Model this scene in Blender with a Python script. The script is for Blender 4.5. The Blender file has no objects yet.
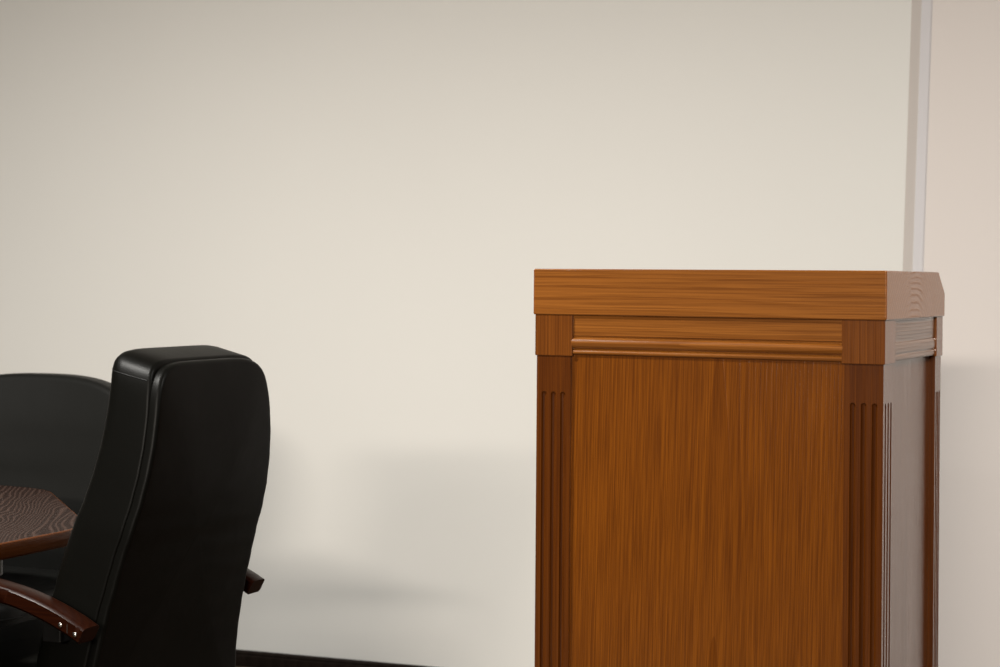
import bpy, bmesh, math
from mathutils import Vector, Matrix
R = math.radians
C = bpy.context.scene.collection
scene = bpy.context.scene

# ------------------------------------------------------------------ camera
EYE = 1.25
cam_d = bpy.data.cameras.new('camera'); cam = bpy.data.objects.new('camera', cam_d); C.objects.link(cam)
cam_d.sensor_width = 36; cam_d.lens = 1825 / 1000 * 36
cam_d.shift_y = -0.0562
cam.matrix_world = Matrix.Translation((0, 0, EYE)) @ Matrix.Rotation(R(90), 4, 'X') @ Matrix.Rotation(0.0078, 4, 'Z')
cam_d.dof.use_dof = True; cam_d.dof.focus_distance = 3.3; cam_d.dof.aperture_fstop = 7.1
scene.camera = cam

# ------------------------------------------------------------------ world, lights, exposure
w = bpy.data.worlds.new('world'); scene.world = w; w.use_nodes = True
w.node_tree.nodes['Background'].inputs[0].default_value = (0.5, 0.55, 0.65, 1)
w.node_tree.nodes['Background'].inputs[1].default_value = 0.05

def area(name, loc, size, power, col, rot=(0, 0, 0), sy=None, spread=180):
    l = bpy.data.lights.new(name, 'AREA'); l.energy = power; l.color = col; l.size = size
    if sy: l.shape = 'RECTANGLE'; l.size_y = sy
    l.spread = R(spread)
    o = bpy.data.objects.new(name, l); C.objects.link(o); o.location = loc; o.rotation_euler = rot
    return o
WARM = (1.0, 0.94, 0.87)
CEIL = 3.0
# recessed ceiling lamps over the front of the long room
for (x, y, p, sp) in ((1.9, 2.4, 38, 165), (-1.9, 2.7, 74, 165),
                  (1.4, -0.8, 14, 180), (-1.2, -0.8, 14, 180)):
    area('ceiling_lamp', (x, y, CEIL - 0.02), 0.32, p, (1.0, 0.975, 0.92), spread=sp)
# a wide bank of track lights far down the room, aimed at the front wall
v = Vector((-0.35, 5.4, 1.3)) - Vector((-2.3, -5.2, 2.72))
area('track_light_bank', (-2.3, -5.2, 2.72), 2.8, 19, (1.0, 0.91, 0.80), v.to_track_quat('-Z', 'Y').to_euler(), sy=0.28, spread=45)
scene.view_settings.view_transform = 'Standard'
scene.view_settings.look = 'None'
scene.view_settings.gamma = 1
scene.view_settings.use_curve_mapping = False
scene.view_settings.exposure = 1.0

# ------------------------------------------------------------------ materials
def newmat(name):
    m = bpy.data.materials.new(name); m.use_nodes = True
    nt = m.node_tree; return m, nt, nt.nodes['Principled BSDF']
def N(nt, t, **kw):
    n = nt.nodes.new(t)
    for k, v in kw.items():
        if k in n.inputs: n.inputs[k].default_value = v
        else: setattr(n, k, v)
    return n
def paint(name, col, rough=0.6, bump=0.03):
    m, nt, b = newmat(name)
    tc = N(nt, 'ShaderNodeTexCoord')
    n = N(nt, 'ShaderNodeTexNoise', Scale=140.0, Detail=3.0)
    nt.links.new(tc.outputs['Object'], n.inputs['Vector'])
    bp = N(nt, 'ShaderNodeBump', Strength=bump, Distance=0.002)
    nt.links.new(n.outputs['Fac'], bp.inputs['Height']); nt.links.new(bp.outputs['Normal'], b.inputs['Normal'])
    n2 = N(nt, 'ShaderNodeTexNoise', Scale=1.3, Detail=2.0)
    nt.links.new(tc.outputs['Object'], n2.inputs['Vector'])
    mx = N(nt, 'ShaderNodeMix', data_type='RGBA')
    mx.inputs[6].default_value = (*col, 1); mx.inputs[7].default_value = (*[c * 0.965 for c in col], 1)
    nt.links.new(n2.outputs['Fac'], mx.inputs[0]); nt.links.new(mx.outputs[2], b.inputs['Base Color'])
    b.inputs['Roughness'].default_value = rough
    return m

def wood(name, light, dark, axis='Z', ring=26.0, centre=(0, 0, 0), rough=0.36, coat=1.0, pore=0.26,
         tilt=(0, 0, 0), distort=3.0, ringmix=0.55, spec=0.12, bumpd=0.0006, bump=0.20, stretch=0.12, PS=0.010, cior=1.6, line=0.55):
    """solid sawn timber: growth rings round the grain axis plus fine stretched pores"""
    m, nt, b = newmat(name); L = nt.links.new
    tc = N(nt, 'ShaderNodeTexCoord')
    mp = N(nt, 'ShaderNodeMapping'); L(tc.outputs['Object'], mp.inputs['Vector'])
    mp.inputs['Location'].default_value = [-c for c in centre]; mp.inputs['Rotation'].default_value = tilt
    # growth rings, slow along the grain
    st = {'X': (stretch, 1, 1), 'Y': (1, stretch, 1), 'Z': (1, 1, stretch)}[axis]
    m1 = N(nt, 'ShaderNodeMapping'); m1.inputs['Scale'].default_value = st; L(mp.outputs[0], m1.inputs['Vector'])
    wv = N(nt, 'ShaderNodeTexWave', wave_type='RINGS', rings_direction=axis, wave_profile='SAW')
    wv.inputs['Scale'].default_value = ring; wv.inputs['Distortion'].default_value = distort
    wv.inputs['Detail'].default_value = 2.0; wv.inputs['Detail Scale'].default_value = 0.35
    L(m1.outputs[0], wv.inputs['Vector'])
    # pores
    s2 = {'X': (PS, 1, 1), 'Y': (1, PS, 1), 'Z': (1, 1, PS)}[axis]
    m2 = N(nt, 'ShaderNodeMapping'); m2.inputs['Scale'].default_value = s2; L(mp.outputs[0], m2.inputs['Vector'])
    n1 = N(nt, 'ShaderNodeTexNoise', Scale=420.0, Detail=3.0, Roughness=0.6); L(m2.outputs[0], n1.inputs['Vector'])
    n2 = N(nt, 'ShaderNodeTexNoise', Scale=95.0, Detail=3.0, Roughness=0.5); L(m2.outputs[0], n2.inputs['Vector'])
    cr = N(nt, 'ShaderNodeValToRGB'); L(n1.outputs['Fac'], cr.inputs[0])
    cr.color_ramp.elements[0].position = 0.38; cr.color_ramp.elements[1].position = 0.60
    cr.color_ramp.elements[0].color = (0, 0, 0, 1); cr.color_ramp.elements[1].color = (1, 1, 1, 1)
    a = N(nt, 'ShaderNodeMath', operation='MULTIPLY'); a.inputs[1].default_value = ringmix; L(wv.outputs['Fac'], a.inputs[0])
    a2 = N(nt, 'ShaderNodeMath', operation='MULTIPLY_ADD'); a2.inputs[1].default_value = 1 - ringmix
    L(n2.outputs['Fac'], a2.inputs[0]); L(a.outputs[0], a2.inputs[2])
    mx = N(nt, 'ShaderNodeMix', data_type='RGBA'); mx.inputs[6].default_value = (*light, 1); mx.inputs[7].default_value = (*dark, 1)
    L(a2.outputs[0], mx.inputs[0])
    mx2 = N(nt, 'ShaderNodeMix', data_type='RGBA', blend_type='MULTIPLY')
    L(mx.outputs[2], mx2.inputs[6])
    pr = N(nt, 'ShaderNodeMix', data_type='RGBA'); g = 1 - pore
    pr.inputs[6].default_value = (g, g * 0.93, g * 0.85, 1); pr.inputs[7].default_value = (1, 1, 1, 1); L(cr.outputs[0], pr.inputs[0])
    L(pr.outputs[2], mx2.inputs[7]); mx2.inputs[0].default_value = 1
    L(mx2.outputs[2], b.inputs['Base Color'])
    bp = N(nt, 'ShaderNodeBump', Strength=bump, Distance=bumpd)
    hs = N(nt, 'ShaderNodeMath', operation='MULTIPLY_ADD'); hs.inputs[1].default_value = 0.5
    L(cr.outputs[0], hs.inputs[0]); L(wv.outputs['Fac'], hs.inputs[2])
    L(hs.outputs[0], bp.inputs['Height']); L(bp.outputs[0], b.inputs['Normal'])
    b.inputs['Roughness'].default_value = rough; b.inputs['Coat Weight'].default_value = coat
    b.inputs['Coat Roughness'].default_value = 0.16
    # open pores and late-wood lines take less varnish
    lr = N(nt, 'ShaderNodeMapRange'); lr.inputs[1].default_value = 0.70; lr.inputs[2].default_value = 0.95; lr.inputs[3].default_value = 1.0; lr.inputs[4].default_value = line
    L(wv.outputs['Fac'], lr.inputs[0])
    pm = N(nt, 'ShaderNodeMapRange'); pm.inputs[3].default_value = 0.72; pm.inputs[4].default_value = 1.0; L(cr.outputs[0], pm.inputs[0])
    cm = N(nt, 'ShaderNodeMath', operation='MULTIPLY'); L(lr.outputs[0], cm.inputs[0]); L(pm.outputs[0], cm.inputs[1])
    cw = N(nt, 'ShaderNodeMath', operation='MULTIPLY'); cw.inputs[1].default_value = coat; L(cm.outputs[0], cw.inputs[0]); L(cw.outputs[0], b.inputs['Coat Weight'])
    L(bp.outputs[0], b.inputs['Coat Normal']); b.inputs['Coat IOR'].default_value = cior; b.inputs['Specular IOR Level'].default_value = spec
    return m

def leather(name, col, rough=0.38, spec=0.5):
    m, nt, b = newmat(name); L = nt.links.new
    tc = N(nt, 'ShaderNodeTexCoord')
    v = N(nt, 'ShaderNodeTexVoronoi', Scale=420.0); L(tc.outputs['Object'], v.inputs['Vector'])
    n = N(nt, 'ShaderNodeTexNoise', Scale=9.0, Detail=3.0); L(tc.outputs['Object'], n.inputs['Vector'])
    b1 = N(nt, 'ShaderNodeBump', Strength=0.12, Distance=0.0006); L(v.outputs['Distance'], b1.inputs['Height'])
    b2 = N(nt, 'ShaderNodeBump', Strength=0.12, Distance=0.01); L(n.outputs['Fac'], b2.inputs['Height']); L(b1.outputs[0], b2.inputs['Normal'])
    L(b2.outputs[0], b.inputs['Normal'])
    b.inputs['Base Color'].default_value = (*col, 1); b.inputs['Roughness'].default_value = rough
    b.inputs['Specular IOR Level'].default_value = spec
    return m
def plain(name, col, rough=0.4, metal=0.0):
    m, nt, b = newmat(name); L = nt.links.new
    tc = N(nt, 'ShaderNodeTexCoord'); n = N(nt, 'ShaderNodeTexNoise', Scale=60.0); L(tc.outputs['Object'], n.inputs['Vector'])
    r = N(nt, 'ShaderNodeMapRange'); r.inputs[3].default_value = rough * 0.85; r.inputs[4].default_value = rough * 1.15
    L(n.outputs['Fac'], r.inputs[0]); L(r.outputs[0], b.inputs['Roughness'])
    b.inputs['Base Color'].default_value = (*col, 1); b.inputs['Metallic'].default_value = metal; b.inputs['Specular IOR Level'].default_value = 0.2
    return m

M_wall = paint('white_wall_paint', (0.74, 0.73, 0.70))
M_return = paint('return_painted_shade', (0.645, 0.595, 0.56))  # shade on the wall's return face, put into a darker grey
M_recess = paint('recess_painted_shade', (0.605, 0.59, 0.61))  # cool soft shadow beside the wall edge, painted as a colour
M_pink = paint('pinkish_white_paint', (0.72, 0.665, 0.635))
M_ceil = paint('ceiling_paint', (0.45, 0.45, 0.43))
M_room = paint('darkened_room_paint', (0.045, 0.042, 0.038))  # darkened so the unseen room reflects little light onto wood and leather
M_floor = wood('floor_boards', (0.11, 0.082, 0.058), (0.07, 0.05, 0.036), 'X', ring=6, rough=0.45, coat=0, distort=6)
M_base = wood('dark_baseboard_wood', (0.020, 0.014, 0.011), (0.009, 0.006, 0.005), 'X', ring=20, rough=0.4, coat=0.1)
OL, OD = (0.360, 0.128, 0.020), (0.190, 0.056, 0.007)
M_panel = wood('oak_veneer_panel', (0.225, 0.064, 0.0018), (0.120, 0.030, 0.0008), 'Z', ring=45, centre=(-0.33, 0.09, 0.9), tilt=(R(0.7), R(-1.2), 0), distort=3.5, pore=0.36, ringmix=0.42, stretch=0.05)
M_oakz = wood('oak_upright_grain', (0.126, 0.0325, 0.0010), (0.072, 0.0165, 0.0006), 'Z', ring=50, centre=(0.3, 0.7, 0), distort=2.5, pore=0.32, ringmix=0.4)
M_oakx = wood('oak_long_grain', (0.310, 0.108, 0.016), (0.195, 0.062, 0.008), 'X', ring=27, centre=(0, 0.22, 1.08), distort=9, pore=0.36, ringmix=0.55, line=0.15)
M_block = wood('oak_block_grain', (0.195, 0.057, 0.005), (0.112, 0.030, 0.0025), 'Z', ring=50, centre=(0.3, 0.7, 0), distort=2.5, pore=0.32, ringmix=0.4)
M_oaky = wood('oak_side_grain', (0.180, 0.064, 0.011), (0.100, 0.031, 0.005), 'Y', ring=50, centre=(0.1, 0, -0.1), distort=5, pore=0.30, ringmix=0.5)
def grained_top(name):
    # figured veneer: fine pale grain lines wandering over dark brown
    m, nt, b = newmat(name); L = nt.links.new
    tc = N(nt, 'ShaderNodeTexCoord'); mr = N(nt, 'ShaderNodeMapping'); mr.inputs['Rotation'].default_value = (0, 0, R(-34)); L(tc.outputs['Object'], mr.inputs['Vector'])
    mp = N(nt, 'ShaderNodeMapping'); mp.inputs['Scale'].default_value = (0.35, 1, 1); L(mr.outputs[0], mp.inputs['Vector'])
    n0 = N(nt, 'ShaderNodeTexNoise', Scale=7.0, Detail=1.5, Roughness=0.45, Distortion=0.3); L(mp.outputs[0], n0.inputs['Vector'])
    sp = N(nt, 'ShaderNodeSeparateXYZ'); L(mr.outputs[0], sp.inputs[0])
    d1 = N(nt, 'ShaderNodeMath', operation='MULTIPLY'); d1.inputs[1].default_value = 100.0; L(sp.outputs['Y'], d1.inputs[0])
    mu = N(nt, 'ShaderNodeMath', operation='MULTIPLY_ADD'); mu.inputs[1].default_value = 16.0; L(n0.outputs['Fac'], mu.inputs[0]); L(d1.outputs[0], mu.inputs[2])
    fr = N(nt, 'ShaderNodeMath', operation='PINGPONG'); fr.inputs[1].default_value = 0.5; L(mu.outputs[0], fr.inputs[0])
    cr = N(nt, 'ShaderNodeValToRGB'); L(fr.outputs[0], cr.inputs[0]); e = cr.color_ramp.elements
    e[0].position = 0.05; e[0].color = (0.045, 0.025, 0.019, 1); e[1].position = 0.26; e[1].color = (0.013, 0.0048, 0.003, 1)
    L(cr.outputs[0], b.inputs['Base Color'])
    bp = N(nt, 'ShaderNodeBump', Strength=0.3, Distance=0.0006); L(fr.outputs[0], bp.inputs['Height']); L(bp.outputs[0], b.inputs['Normal'])
    b.inputs['Roughness'].default_value = 0.45; b.inputs['Specular IOR Level'].default_value = 0.09
    return m
M_table = grained_top('table_top_wood')
M_tedge = wood('table_edge_wood', (0.13, 0.036, 0.005), (0.075, 0.018, 0.003), 'X', ring=30, rough=0.38, coat=0.2, bump=0.2)
M_arm = wood('mahogany_arm_wood', (0.019, 0.0042, 0.001), (0.010, 0.002, 0.0008), 'Y', ring=40, rough=0.34, coat=0.0, spec=0.09, bump=0.12, pore=0.25)
M_leather = leather('black_leather', (0.0022, 0.0021, 0.0016), 0.42, 0.10)
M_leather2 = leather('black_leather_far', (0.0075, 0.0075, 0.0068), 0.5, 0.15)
M_thread = plain('black_thread', (0.004, 0.004, 0.004), 0.6)
M_black = plain('black_plastic', (0.004, 0.004, 0.004), 0.45)
M_steel = plain('bright_steel', (0.72, 0.72, 0.70), 0.25, 1.0)
M_dark = plain('dark_stained_wood', (0.028, 0.011, 0.006), 0.4)

# ------------------------------------------------------------------ helpers
def link(name, bm, mat, parent=None, smooth=True, bevel=0.0, seg=2, ang=40):
    me = bpy.data.meshes.new(name)
    bmesh.ops.recalc_face_normals(bm, faces=bm.faces[:])
    bm.to_mesh(me); bm.free()
    for p in me.polygons: p.use_smooth = smooth
    o = bpy.data.objects.new(name, me); C.objects.link(o); me.materials.append(mat)
    if parent: o.parent = parent
    if bevel:
        m = o.modifiers.new('bevel', 'BEVEL'); m.width = bevel; m.segments = seg; m.limit_method = 'ANGLE'; m.angle_limit = R(ang)
        m.harden_normals = True
    elif smooth:
        e = o.modifiers.new('edges', 'EDGE_SPLIT'); e.split_angle = R(45)
    return o
def box(bm, x0, x1, y0, y1, z0, z1):
    vs = [bm.verts.new(p) for p in ((x0, y0, z0), (x1, y0, z0), (x1, y1, z0), (x0, y1, z0), (x0, y0, z1), (x1, y0, z1), (x1, y1, z1), (x0, y1, z1))]
    for f in ((3, 2, 1, 0), (4, 5, 6, 7), (0, 1, 5, 4), (1, 2, 6, 5), (2, 3, 7, 6), (3, 0, 4, 7)):
        bm.faces.new([vs[i] for i in f])
    return vs
def BX(*a):
    bm = bmesh.new(); box(bm, *a); return bm
def prism(pts, axis, a, b):
    """extrude a 2-D outline; axis X: pts=(y,z); Y: (x,z); Z: (x,y)"""
    bm = bmesh.new()
    mk = {'X': lambda p, t: (t, p[0], p[1]), 'Y': lambda p, t: (p[0], t, p[1]), 'Z': lambda p, t: (p[0], p[1], t)}[axis]
    A = [bm.verts.new(mk(p, a)) for p in pts]; B = [bm.verts.new(mk(p, b)) for p in pts]
    bm.faces.new(A); bm.faces.new(B)
    for i in range(len(pts)):
        j = (i + 1) % len(pts); bm.faces.new((A[i], A[j], B[j], B[i]))
    return bm
def loft(rings, caps=True, bm=None):
    bm = bm or bmesh.new()
    V = [[bm.verts.new(p) for p in r] for r in rings]; n = len(rings[0])
    for a, b in zip(V, V[1:]):
        for i in range(n):
            j = (i + 1) % n; bm.faces.new((a[i], a[j], b[j], b[i]))
    if caps: bm.faces.new(V[0]); bm.faces.new(V[-1])
    return bm
def lathe(prof, n=32, bm=None, M=None):
    rings = []
    for r, z in prof:
        rg = [Vector((r * math.cos(2 * math.pi * i / n), r * math.sin(2 * math.pi * i / n), z)) for i in range(n)]
        rings.append([M @ p for p in rg] if M else rg)
    return loft(rings, True, bm)
def tube(path, rad, n=10, bm=None):
    rings = []; up = Vector((0, 0, 1))
    P = [Vector(p) for p in path]
    for i, p in enumerate(P):
        t = (P[min(i + 1, len(P) - 1)] - P[max(i - 1, 0)]).normalized()
        a = t.cross(up if abs(t.z) < 0.9 else Vector((0, 1, 0))).normalized(); b = a.cross(t)
        r = rad[i] if isinstance(rad, (list, tuple)) else rad
        rings.append([p + a * r * math.cos(2 * math.pi * k / n) + b * r * math.sin(2 * math.pi * k / n) for k in range(n)])
    return loft(rings, True, bm)
def empty(name, loc, rz, label, cat, group=None):
    o = bpy.data.objects.new(name, None); C.objects.link(o); o.location = loc; o.rotation_euler = (0, 0, rz)
    o['label'] = label; o['category'] = cat
    if group: o['group'] = group
    return o
def struct(name, bm, mat, **kw):
    o = link(name, bm, mat, smooth=False, **kw); o['kind'] = 'structure'; return o

# ------------------------------------------------------------------ room shell
WA = math.atan2(-0.3484, 0.9373)             # direction the white wall runs, in plan
d = Vector((math.cos(WA), math.sin(WA), 0)); nrm = Vector((-d.y, d.x, 0))   # nrm points away from the camera
Cn = Vector((1.1298, 5.1266, 0))             # plan position of the wall's right-hand corner
LEAN = 0.026
def wallpoly(pts, a0, a1, z0=-0.01, z1=CEIL, lean=(0, 0)):
    """slab from distance a0 to a1 (plan outline pts given along/behind the wall), right edge may lean"""
    bm = bmesh.new(); A = []; B = []
    for (s, t, ln) in pts:
        for lst, z in ((A, z0), (B, z1)):
            k = ln * LEAN * (z - EYE)
            lst.append(bm.verts.new(Cn + d * (s + k) + nrm * t + Vector((0, 0, z))))
    bm.faces.new(A); bm.faces.new(B); n = len(A)
    for i in range(n): bm.faces.new((A[i], A[(i + 1) % n], B[(i + 1) % n], B[i]))
    return bm
bm = wallpoly([(-6.2, 0, 0), (0, 0, 1), (0.0247, 0.022, 1), (0.0247, 0.2, 1), (-6.2, 0.2, 0)], 0, 0)
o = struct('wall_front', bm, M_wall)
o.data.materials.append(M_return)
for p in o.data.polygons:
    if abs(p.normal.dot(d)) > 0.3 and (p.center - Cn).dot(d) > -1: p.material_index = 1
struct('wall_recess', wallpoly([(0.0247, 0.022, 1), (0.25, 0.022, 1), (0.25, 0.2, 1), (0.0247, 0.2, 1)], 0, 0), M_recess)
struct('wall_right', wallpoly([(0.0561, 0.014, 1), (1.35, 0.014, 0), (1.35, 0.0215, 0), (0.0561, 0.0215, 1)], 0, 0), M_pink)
# the rest of the long room
def wallseg(name, p, q, mat, th=0.12):
    p = Vector(p); q = Vector(q); t = (q - p).normalized(); n = Vector((-t.y, t.x)) * th
    struct(name, prism([p, q, q + n, p + n], 'Z', -0.01, CEIL), mat)
e1 = (Cn + d * 1.33 + nrm * 0.014).to_2d(); e0 = (Cn - d * 6.0).to_2d()
wallseg('wall_side', (e1.x, -9.0), (e1.x, e1.y + 0.05), M_room, -0.12)  # unseen; set close in to give the leather something dark to reflect
wallseg('wall_left', (-4.3, -9.0), (-4.3, e0.y + 0.2), M_room)
wallseg('wall_back', (-4.3, -9.0), (e1.x, -9.0), M_room, -0.12)
struct('floor', BX(-5.0, 5.2, -9.2, 8.4, -0.06, 0.0), M_floor)
struct('ceiling', BX(-5.0, 5.2, -9.2, 8.4, CEIL, CEIL + 0.08), M_ceil)
# dark baseboard with a small cap moulding
def baseboard(name, s0, s1, t):
    prof = [(0, 0.0), (-0.016, 0.0), (-0.016, 0.034), (-0.012, 0.037), (-0.014, 0.041), (-0.013, 0.046), (-0.008, 0.050), (0, 0.050)]
    bm = loft([[Cn + d * s + nrm * (t + y) + Vector((0, 0, z)) for y, z in prof] for s in (s0, s1)])
    struct(name, bm, M_base)
baseboard('baseboard_front', -5.75, -0.03, -0.0005)
baseboard('baseboard_right', 0.061, 1.3, 0.0135)

# ------------------------------------------------------------------ lectern
# local frame: x along the front (0 = right-hand corner, negative to the left), y to the back, z up
LW, LD = 0.682, 0.475
LT, LCAP, LBLK = 1.267, 1.1794, 1.1013
lec = empty('lectern', (0.6783, 3.2, 0), R(-25.75), 'tall varnished oak lectern with fluted corner posts before the white wall', 'lectern')
lx0, lx1, ly0, ly1 = -LW, 0.0, 0.0, LD
bm = prism([(ly0, LCAP), (ly1, LCAP), (ly1 + 0.001, LCAP + 0.046), (ly1 - 0.056, LT), (ly0, LT)], 'X', lx0, lx1)
link('lectern_cap', bm, M_oakx, lec, bevel=0.0025, seg=3)
PW = 0.078      # corner block width
i3, i5 = 0.003, 0.0065
cutters = []
def capsule(bm, x, y, z0, z1, r, n=14):
    prof = [(r * 0.999, z0)]
    for k in range(0, 6):
        a = k / 6 * math.pi / 2; prof.append((r * math.cos(a), z1 + r * math.sin(a)))
    prof.append((r * 0.05, z1 + r))
    lathe(prof, n, bm, Matrix.Translation((x, y, 0)))
FTOP = LBLK - 0.0735
def post(cx, cy, fx, fy):
    """corner block with the fluted post under it; (fx,fy) are the outward directions"""
    h = PW / 2
    ox, oy = (lx1 - i3 if fx > 0 else lx0 + i3), (ly1 - i3 if fy > 0 else ly0 + i3)
    a = sorted((ox, ox - fx * PW)); b = sorted((oy, oy - fy * PW * (1.0 if fy < 0 else 0.72)))
    blk = link('corner_block', BX(a[0], a[1], b[0], b[1], LBLK, LCAP + 0.0005), M_block, lec, bevel=0.0015)
    ox2, oy2 = ox - fx * i3, oy - fy * i3
    a = sorted((ox2, ox2 - fx * 0.070)); b = sorted((oy2, oy2 - fy * (0.072 if fy < 0 else 0.05)))
    p = link('corner_post', BX(a[0], a[1], b[0], b[1], 0.1, LBLK + 0.0005), M_oakz, lec, smooth=False)
    cb = bmesh.new()
    mx = (a[0] + a[1]) / 2; my = (b[0] + b[1]) / 2; sy = 0.020 if fy < 0 else 0.0135
    for k in (-1, 0, 1):
        capsule(cb, mx + k * 0.0195, oy2, 0.17, FTOP, 0.0052)
    for k in (-1, 0, 1):
        capsule(cb, ox2, my + k * sy, 0.17, FTOP, 0.0048)
    cme = bpy.data.meshes.new('flute_cut'); bmesh.ops.recalc_face_normals(cb, faces=cb.faces[:]); cb.to_mesh(cme); cb.free()
    co = bpy.data.objects.new('flute_cut', cme); C.objects.link(co); co.parent = lec
    md = p.modifiers.new('b', 'BOOLEAN'); md.operation = 'DIFFERENCE'; md.object = co; md.solver = 'EXACT'
    bv = p.modifiers.new('bv', 'BEVEL'); bv.width = 0.0012; bv.segments = 2; bv.limit_method = 'ANGLE'; bv.angle_limit = R(60)
    bpy.context.view_layer.update()
    dg = bpy.context.evaluated_depsgraph_get()
    me = bpy.data.meshes.new_from_object(p.evaluated_get(dg)); p.modifiers.clear(); p.data = me
    bpy.data.objects.remove(co)
    return p
for fx in (1, -1):
    for fy in (-1, 1): post(0, 0, fx, fy)
# horizontal frieze moulding under the cap: flat band, round bead, fillet
def mould_profile():
    p = [(0.020, LCAP)]                       # (outward depth measured inward from face, z)
    z = LCAP
    p += [(0.0105, z), (0.0105, z - 0.0385), (0.0135, z - 0.040), (0.0135, z - 0.042)]
    for k in range(0, 13):                    # bead
        a = math.pi * k / 12; p.append((0.0135 - 0.0085 * math.sin(a), z - 0.042 - 0.0105 * (1 - math.cos(a))))
    p += [(0.0135, z - 0.0645)]
    for k in range(0, 9):
        a = math.pi * k / 8; p.append((0.0125 - 0.0045 * math.sin(a), z - 0.0655 - 0.0045 * (1 - math.cos(a))))
    p += [(0.0145, z - 0.0755), (0.020, z - 0.0755)]
    return [(max(0.0005, y - 0.003), zz) for y, zz in p]
mp = mould_profile(); q = PW + i3 - 0.002
link('front_frieze', prism([(ly0 + y, z) for y, z in mp], 'X', lx0 + q, lx1 - q), M_oakx, lec)
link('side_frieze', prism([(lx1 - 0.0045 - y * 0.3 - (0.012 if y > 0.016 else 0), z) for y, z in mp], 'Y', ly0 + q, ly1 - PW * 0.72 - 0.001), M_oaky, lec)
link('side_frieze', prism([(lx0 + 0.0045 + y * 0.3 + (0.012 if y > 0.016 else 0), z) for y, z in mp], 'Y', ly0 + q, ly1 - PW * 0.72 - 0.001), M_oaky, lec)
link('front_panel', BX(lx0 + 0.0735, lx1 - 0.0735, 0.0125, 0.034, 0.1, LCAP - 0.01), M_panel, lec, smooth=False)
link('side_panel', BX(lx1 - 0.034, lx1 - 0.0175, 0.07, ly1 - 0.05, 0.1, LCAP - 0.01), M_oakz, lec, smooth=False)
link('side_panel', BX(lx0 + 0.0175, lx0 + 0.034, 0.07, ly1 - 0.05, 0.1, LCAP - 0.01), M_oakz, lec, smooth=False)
link('shelf', BX(lx0 + 0.034, lx1 - 0.034, 0.034, ly1 - 0.03, 0.78, 0.80), M_oakx, lec, bevel=0.001)
bm = prism([(lx0 - 0.004, ly0 - 0.004), (lx1 + 0.004, ly0 - 0.004), (lx1 + 0.004, ly1 + 0.004), (lx0 - 0.004, ly1 + 0.004)], 'Z', 0.0, 0.102)
link('plinth', bm, M_oakx, lec, bevel=0.004)

# ------------------------------------------------------------------ conference table
# local frame: y = away from the near chair's side, x = along the near edge (positive to the far end)
TA = R(66)
tab = empty('conference_table', (-0.86, 3.51, 0), TA, 'brown wood conference table with clipped corners and an orange-brown edge, beside the high-backed chair', 'table')
E0, E1, ch = 0.60, -1.45, 0.475
TWD = 1.5
def roundpoly(pts, rads, n=8):
    out = []; L = len(pts)
    for i in range(L):
        p = Vector(pts[i]); a = Vector(pts[i - 1]); b = Vector(pts[(i + 1) % L]); r = rads[i]
        da = (a - p).normalized(); db = (b - p).normalized()
        for k in range(n + 1):
            t = k / n; out.append(tuple((1 - t) ** 2 * (p + da * r) + 2 * t * (1 - t) * p + t * t * (p + db * r)))
    return out
tp = roundpoly([(E1, ch), (E1 + ch, 0), (E0 - ch, 0), (E0, ch), (E0, TWD - ch), (E0 - ch, TWD), (E1 + ch, TWD), (E1, TWD - ch)], [0.09] * 8)
def inset_poly(pts, dd):
    out = []; n = len(pts)
    for i in range(n):
        a = Vector(pts[i - 1]); b = Vector(pts[(i + 1) % n]); t = (b - a).normalized(); nn = Vector((-t.y, t.x)); out.append(tuple(Vector(pts[i]) + nn * dd))
    return out
link('tabletop', prism(inset_poly(tp, 0.004), 'Z', 0.722, 0.7500), M_table, tab, smooth=False)
eo = tp; rings = []
for dd, z in ((0.0045, 0.7503), (0.002, 0.7498), (0.0, 0.7475), (0.0, 0.722), (0.003, 0.7185), (0.03, 0.7185), (0.03, 0.7215)):
    rings.append([(x, y, z) for x, y in inset_poly(tp, dd)])
link('edge_band', loft(rings, False), M_tedge, tab)
link('apron', prism(inset_poly(tp, 0.16), 'Z', 0.65, 0.722), M_dark, tab, smooth=False)
for sx in (0.14, -0.97):
    bm = BX(sx - 0.03, sx + 0.03, 0.32, TWD - 0.32, 0.06, 0.65); link('leg', bm, M_dark, tab, bevel=0.004)
    bm = BX(sx - 0.07, sx + 0.07, 0.24, TWD - 0.24, 0.0, 0.06); link('foot', bm, M_dark, tab, bevel=0.008)
link('modesty_panel', BX(-0.94, 0.11, TWD / 2 - 0.012, TWD / 2 + 0.012, 0.2, 0.65), M_dark, tab, bevel=0.002)

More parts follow.
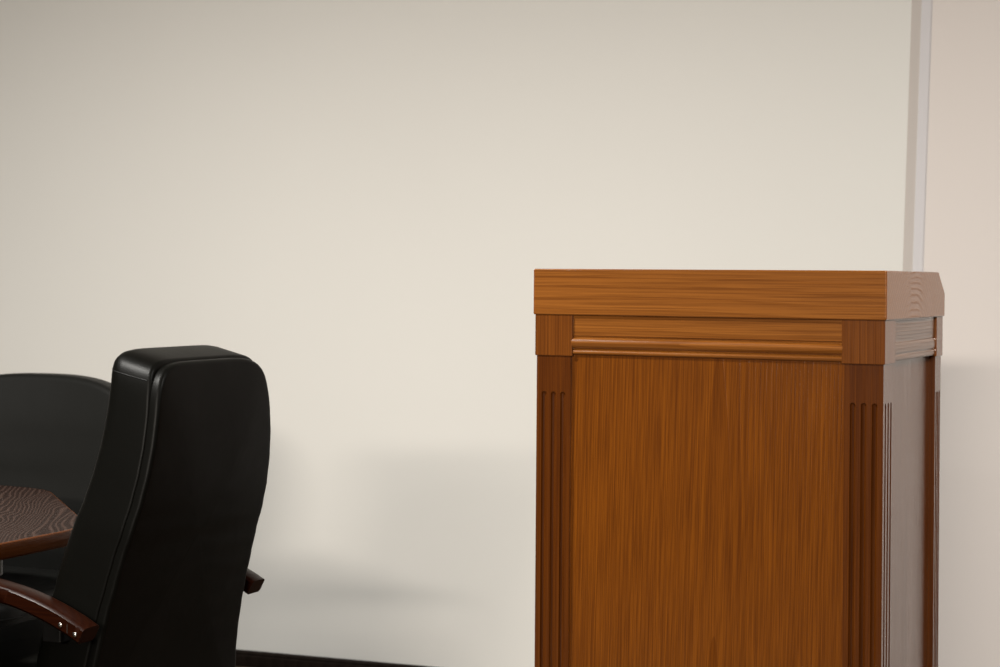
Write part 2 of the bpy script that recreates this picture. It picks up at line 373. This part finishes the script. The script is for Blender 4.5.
# ------------------------------------------------------------------ office chairs
# local frame: x right, y forward, z up; origin under the backrest
def interp(tbl, z):
    if z <= tbl[0][0]: return tbl[0][1]
    for (a, fa), (b, fb) in zip(tbl, tbl[1:]):
        if z <= b:
            t = (z - a) / (b - a); t = t * t * (3 - 2 * t) * 0.35 + t * 0.65; return fa + (fb - fa) * t
    return tbl[-1][1]
def outline(zb, zt, wfun, rt, rb, crown, n=16):
    """closed (x,z) outline of a back: rounded top with a crown, rounded bottom"""
    pts = []
    wt, wb = wfun(zt - rt), wfun(zb + rb)
    for k in range(n + 1):              # top right corner -> moving to the top
        a = math.pi / 2 * k / n; pts.append((wt - rt + rt * math.cos(a), zt - crown - rt + rt * math.sin(a)))
    for k in range(1, n):               # crown
        t = k / n; x = (wt - rt) * (1 - 2 * t); pts.append((x, zt - crown * (x / (wt - rt)) ** 2))
    for k in range(n + 1):
        a = math.pi / 2 + math.pi / 2 * k / n; pts.append((-(wt - rt) + rt * math.cos(a), zt - crown - rt + rt * math.sin(a)))
    zs = [zt - crown - rt + (zb + rb - (zt - crown - rt)) * k / (n + 1) for k in range(1, n + 1)]
    for z in zs: pts.append((-wfun(z), z))
    for k in range(n + 1):
        a = math.pi + math.pi / 2 * k / n; pts.append((-(wb - rb) + rb * math.cos(a), zb + rb + rb * math.sin(a)))
    for k in range(n + 1):
        a = 3 * math.pi / 2 + math.pi / 2 * k / n; pts.append(((wb - rb) + rb * math.cos(a), zb + rb + rb * math.sin(a)))
    for z in reversed(zs): pts.append((wfun(z), z))
    return pts
def cushion(pts, prof, cz, bend):
    """prof: list of (inset distance or ('s',scale), y).  Closed upholstered body built from concentric rings, bent by bend(z)"""
    n = len(pts); nor = []
    for i in range(n):
        a = Vector(pts[i - 1]); b = Vector(pts[(i + 1) % n]); t = (b - a)
        t = t.normalized() if t.length > 1e-7 else Vector((1, 0)); nor.append(Vector((-t.y, t.x)))
    rings = []
    for ins, s, y in prof:
        rg = []
        for i, p in enumerate(pts):
            q = Vector(p) + nor[i] * ins; q = Vector((q.x * s, cz + (q.y - cz) * s)); rg.append((q.x, y + bend(q.x, q.y), q.y))
        rings.append(rg)
    bm = loft(rings, False)
    bm.verts.ensure_lookup_table()
    for idx in (0, len(rings) - 1):
        bm.verts.ensure_lookup_table()
        vs = [bm.verts[idx * n + k] for k in range(n)]
        c = bm.verts.new((0, prof[idx][2] + bend(0, cz), cz))
        for k in range(n): bm.faces.new((vs[k], vs[(k + 1) % n], c))
    return bm
def edge_arc(r0, y0, y1, rb, rf, puffb, pufff, n=6):
    """rounded-edge slab profile from back (y0) to front (y1)"""
    pr = []
    for s in [0.02] + [k / 16 for k in range(1, 17)]: pr.append((rb, s, y0 - puffb * (1 - s * s)))
    for k in range(1, n + 1):
        a = math.pi / 2 * k / n; pr.append((rb * (1 - math.sin(a)), 1, y0 + rb * (1 - math.cos(a))))
    for k in range(0, n + 1):
        a = math.pi / 2 * k / n; pr.append((rf * (1 - math.cos(a)), 1, y1 - rf + rf * math.sin(a)))
    for s in [k / 16 for k in range(15, 0, -1)] + [0.02]: pr.append((rf, s, y1 + pufff * (1 - s * s)))
    return pr
def base_parts(t, seat_y=0.33):
    # gas column, plate, five-star foot with castors
    link('gas_column', lathe([(0.026, 0.08), (0.026, 0.24), (0.019, 0.245), (0.019, 0.39)], 24, None, Matrix.Translation((0, seat_y, 0))), M_black, t)
    link('seat_plate', BX(-0.11, 0.11, seat_y - 0.13, seat_y + 0.13, 0.375, 0.408), M_black, t, bevel=0.006)
    hub = link('star_base', lathe([(0.040, 0.065), (0.045, 0.075), (0.045, 0.115), (0.03, 0.13)], 24, None, Matrix.Translation((0, seat_y, 0))), M_black, t)
    for k in range(5):
        a = 2 * math.pi * k / 5 + 0.3; c, s = math.cos(a), math.sin(a); rg = []
        for r, hw, z0, z1 in ((0.02, 0.030, 0.075, 0.112), (0.16, 0.024, 0.072, 0.104), (0.29, 0.019, 0.064, 0.088), (0.315, 0.012, 0.066, 0.083)):
            rg.append([(r * c - u * s, seat_y + r * s + u * c, z) for u, z in ((-hw, z0), (hw, z0), (hw, z1), (0, z1 + 0.006), (-hw, z1))])
        link('base_arm', loft(rg), M_arm, t, bevel=0.002)
        bm = bmesh.new()
        for off in (-0.016, 0.016):
            M = Matrix.Translation((0.30 * c, seat_y + 0.30 * s, 0.027)) @ Matrix.Rotation(a + 0.5, 4, 'Z') @ Matrix.Translation((0, off, 0)) @ Matrix.Rotation(R(90), 4, 'X')
            lathe([(0.02, -0.009), (0.027, -0.006), (0.027, 0.006), (0.02, 0.009)], 20, bm, M)
        M = Matrix.Translation((0.30 * c, seat_y + 0.30 * s, 0))
        lathe([(0.007, 0.027), (0.007, 0.07)], 10, bm, M)
        link('castor', bm, M_black, t)
def arm(t, sx, path, wid=0.048, th=0.031, screws=True, mat=None):
    """bent wooden arm: flat-topped bar swept along (y,z) path on the side sx"""
    rg = []; n = len(path)
    for i, (y, z) in enumerate(path):
        a = Vector(path[max(i - 1, 0)]); b = Vector(path[min(i + 1, n - 1)]); tt = (b - a).normalized(); nn = Vector((-tt.y, tt.x))
        if nn.y < 0 and i < 3: nn = -nn
        hw = wid / 2; ht = th / 2; cch = 0.005; x = sx * 0.275
        sec = [(-hw, -ht + cch), (-hw + cch, -ht), (hw - cch, -ht), (hw, -ht + cch), (hw, ht - cch), (hw - cch * 0.7, ht - cch * 0.3), (hw - cch * 1.6, ht), (0, ht + 0.0006), (-hw + cch * 1.6, ht), (-hw + cch * 0.7, ht - cch * 0.3), (-hw, ht - cch)]
        rg.append([(x + u, y + nn.x * v, z + nn.y * v) for u, v in sec])
    o = link('arm', loft(rg), mat or M_arm, t)
    return o
def smooth_path(pts, n=7):
    out = []; P = [Vector(p) for p in pts]; P = [2 * P[0] - P[1]] + P + [2 * P[-1] - P[-2]]
    for i in range(1, len(P) - 2):
        for k in range(n):
            s = k / n; a, b, c, e = P[i - 1:i + 3]
            out.append(tuple(0.5 * ((2 * b) + (c - a) * s + (2 * a - 5 * b + 4 * c - e) * s * s + (3 * b - a - 3 * c + e) * s ** 3)))
    out.append(tuple(P[-2])); return out
def seat_parts(t, y0, y1, hw, mat, up=0.0):
    pts = roundpoly([(-hw, y0), (hw, y0), (hw, y1), (-hw, y1)], [0.05, 0.05, 0.09, 0.09]); rings = []
    cx, cy = 0, (y0 + y1) / 2
    for ins, s, z in ((0.02, 0.02, 0.405), (0.02, 1, 0.405), (0.004, 1, 0.412), (0, 1, 0.43), (0, 1, 0.47), (0.006, 1, 0.488), (0.02, 1, 0.498), (0.02, 0.9, 0.504), (0.02, 0.6, 0.508), (0.02, 0.02, 0.510)):
        rings.append([(x * s, cy + (y - cy) * s, z + up * (z > 0.42)) for x, y in inset_poly(pts, ins)])
    o = link('seat', loft(rings), mat, t)
    pr = [(x, y, 0.452 + up) for x, y in inset_poly(pts, -0.0005)]; pr.append(pr[0])
    link('seat_piping', tube(pr, 0.003, 8), mat, o)
ARM_PATH = smooth_path([(0.052, 0.624), (0.080, 0.638), (0.124, 0.656), (0.175, 0.672), (0.22, 0.682), (0.28, 0.690), (0.36, 0.688), (0.41, 0.668), (0.435, 0.62), (0.44, 0.54), (0.43, 0.46), (0.40, 0.425)])

# -- near high-backed executive chair
nc = empty('office_chair', (-0.55, 3.40, 0), R(66), 'tall black leather office chair seen from behind, with curved reddish wooden arms', 'chair')
BEND = [(0.40, 0.092), (0.50, 0.086), (0.55, 0.079), (0.60, 0.069), (0.65, 0.057), (0.70, 0.043), (0.75, 0.029), (0.80, 0.012), (0.85, -0.002), (0.90, -0.012), (0.95, -0.018), (1.0, -0.020), (1.05, -0.018), (1.12, -0.012)]
def bend(x, z): return interp(BEND, z) - 0.10 * x * x
def wf(z):
    return 0.184 + (1.05 - z) * 0.14 if z > 0.8 else 0.219 + (0.8 - z) * 0.07
def back_outline(zb, zt, wfun, hu, hl, nu, nl, n=112):
    right = []; zm = zt - hu; m = 28
    for k in range(m):                       # crown, from the middle of the top to the right shoulder
        a = math.pi / 2 * (1 - (k + 0.5) / m); q, c = math.sin(a), math.cos(a)
        z = zm + hu * q ** (2 / nu); right.append((wfun(z) * c ** (2 / nu), z))
    zl = right[-1][1]; zb2 = zb + 0.03
    for k in range(1, 41):
        z = zl + (zb2 - zl) * k / 40; right.append((wfun(z), z))
    for k in range(1, 6):
        a = math.pi / 2 * k / 6; right.append((wfun(zb2) - 0.03 * (1 - math.cos(a)), zb2 - 0.03 * math.sin(a)))
    for k in range(9): right.append(((wfun(zb2) - 0.03) * (1 - k / 8.5), zb))
    left = [(-x, z) for x, z in reversed(right)]
    return list(reversed(right)) + list(reversed(left))
body = back_outline(0.36, 1.107, lambda z: wf(z) + 0.003, 0.14, 0, 7.5, 14)
bd = cushion(body, edge_arc(0, 0.012, 0.112, 0.007, 0.035, 0.0, 0.015), 0.77, bend)
for v in bd.verts:                       # boxing rises towards the front at the top and thickens towards the waist
    yr = v.co.y - bend(v.co.x, v.co.z)
    k = min(1, max(0, (1.05 - v.co.z) / 0.25)); v.co.y += max(0, yr - 0.02) * 0.28 * k
    v.co.z += (yr - 0.05) * 0.24 * max(0, (v.co.z - 0.93) / 0.17) ** 2
from mathutils.bvhtree import BVHTree
nc_tree = BVHTree.FromBMesh(bd)
link('backrest', bd, M_leather, nc)
pan = back_outline(0.37, 1.093, lambda z: wf(z) + 0.001, 0.14, 0, 5.6, 14)
pn = link('back_panel', cushion(pan, edge_arc(0, -0.007, 0.014, 0.009, 0.003, 0.008, 0.0), 0.77, bend), M_leather, nc)
pn['label'] = 'smooth rear leather panel'
def front_pads(t, wf, zs, mat, bend, y=0.106):
    for (a, b) in zs:
        p = outline(a, b, lambda z: wf(z) - 0.045, 0.035, 0.035, 0.0, 8)
        link('front_pad', cushion(p, edge_arc(0, y - 0.01, y + 0.012, 0.004, 0.012, 0, 0.010), (a + b) / 2, bend), mat, t)
front_pads(nc, wf, ((0.50, 0.79), (0.80, 1.045)), M_leather, bend, 0.122)
# short stitched joint where the side boxing meets the top band (left and right shoulders)
for sx in (-1, 1):
    rr = []
    for k in range(11):
        t = k / 10; y = 0.020 + 0.085 * t; z = 1.062 + 0.018 * t
        hit = nc_tree.ray_cast(Vector((sx, y + bend(0.18, z), z)), Vector((-sx, 0, 0)))
        if hit[0] is not None: rr.append(hit[0] + Vector((sx * 0.0002, 0, 0)))
    link('stitched_seam', tube(rr, 0.0010, 6), M_thread, nc)
    rr = [p + Vector((sx * 0.0004, 0, -0.0045)) for p in rr]
    link('stitched_seam', tube(rr, 0.0005, 6), M_thread, nc)
seat_parts(nc, 0.17, 0.55, 0.255, M_leather, 0.035)
base_parts(nc)
for sx in (-1, 1):
    a = arm(nc, sx, ARM_PATH)
    # two steel bolts with a dark joint line between them near the rear end
    for yy, zz in ((0.095, 0.641), (0.064, 0.627)):
        M = Matrix.Translation((sx * 0.2985, yy, zz)) @ Matrix.Rotation(sx * R(90), 4, 'Y')
        link('bolt', lathe([(0.0042, -0.003), (0.0042, 0.0012), (0.003, 0.0022), (0.001, 0.0026)], 16, None, M), M_steel, a)
    M = BX(-0.0004 + sx * 0.2993, 0.0004 + sx * 0.2993, 0.0790, 0.0802, 0.628, 0.644)
    link('joint_plate', M, M_steel, a)
    link('arm_bracket', BX(min(sx * 0.2, sx * 0.265), max(sx * 0.2, sx * 0.265), 0.12, 0.16, 0.60, 0.645), M_black, nc, bevel=0.003)
    link('arm_bracket', BX(min(sx * 0.18, sx * 0.285), max(sx * 0.18, sx * 0.285), 0.36, 0.44, 0.40, 0.43), M_black, nc, bevel=0.003)

# -- wide rounded chair at the end of the table
fc = empty('office_chair', (-1.19, 4.75, 0), R(160), 'wide round-topped black leather chair beyond the far end of the table', 'chair')
BF = [(0.40, 0.07), (0.55, 0.06), (0.65, 0.035), (0.75, 0.015), (0.85, 0.0), (1.0, -0.03)]
def bendf(x, z): return interp(BF, z) + 0.35 * x * x
wff = lambda z: 0.285
fo = []
for k in range(96):
    a_ = 2 * math.pi * k / 96; c_, s_ = math.cos(a_), math.sin(a_); e_ = 2 / 2.8 if s_ > 0 else 2 / 4.0
    fo.append((0.335 * math.copysign(abs(c_) ** e_, c_), 0.78 + (0.21 if s_ > 0 else 0.30) * math.copysign(abs(s_) ** e_, s_)))
link('backrest', cushion(fo, edge_arc(0, -0.02, 0.055, 0.022, 0.016, 0.004, 0.014), 0.74, bendf), M_leather2, fc)
seat_parts(fc, 0.06, 0.54, 0.25, M_leather2)
base_parts(fc)
for sx in (-1, 1):
    arm(fc, sx, [(y, z - 0.06) for y, z in ARM_PATH if y < 0.34 and z > 0.6])
    link('arm_bracket', BX(min(sx * 0.2, sx * 0.27), max(sx * 0.2, sx * 0.27), 0.09, 0.14, 0.60, 0.625), M_black, fc, bevel=0.003)
bpy.context.view_layer.update()
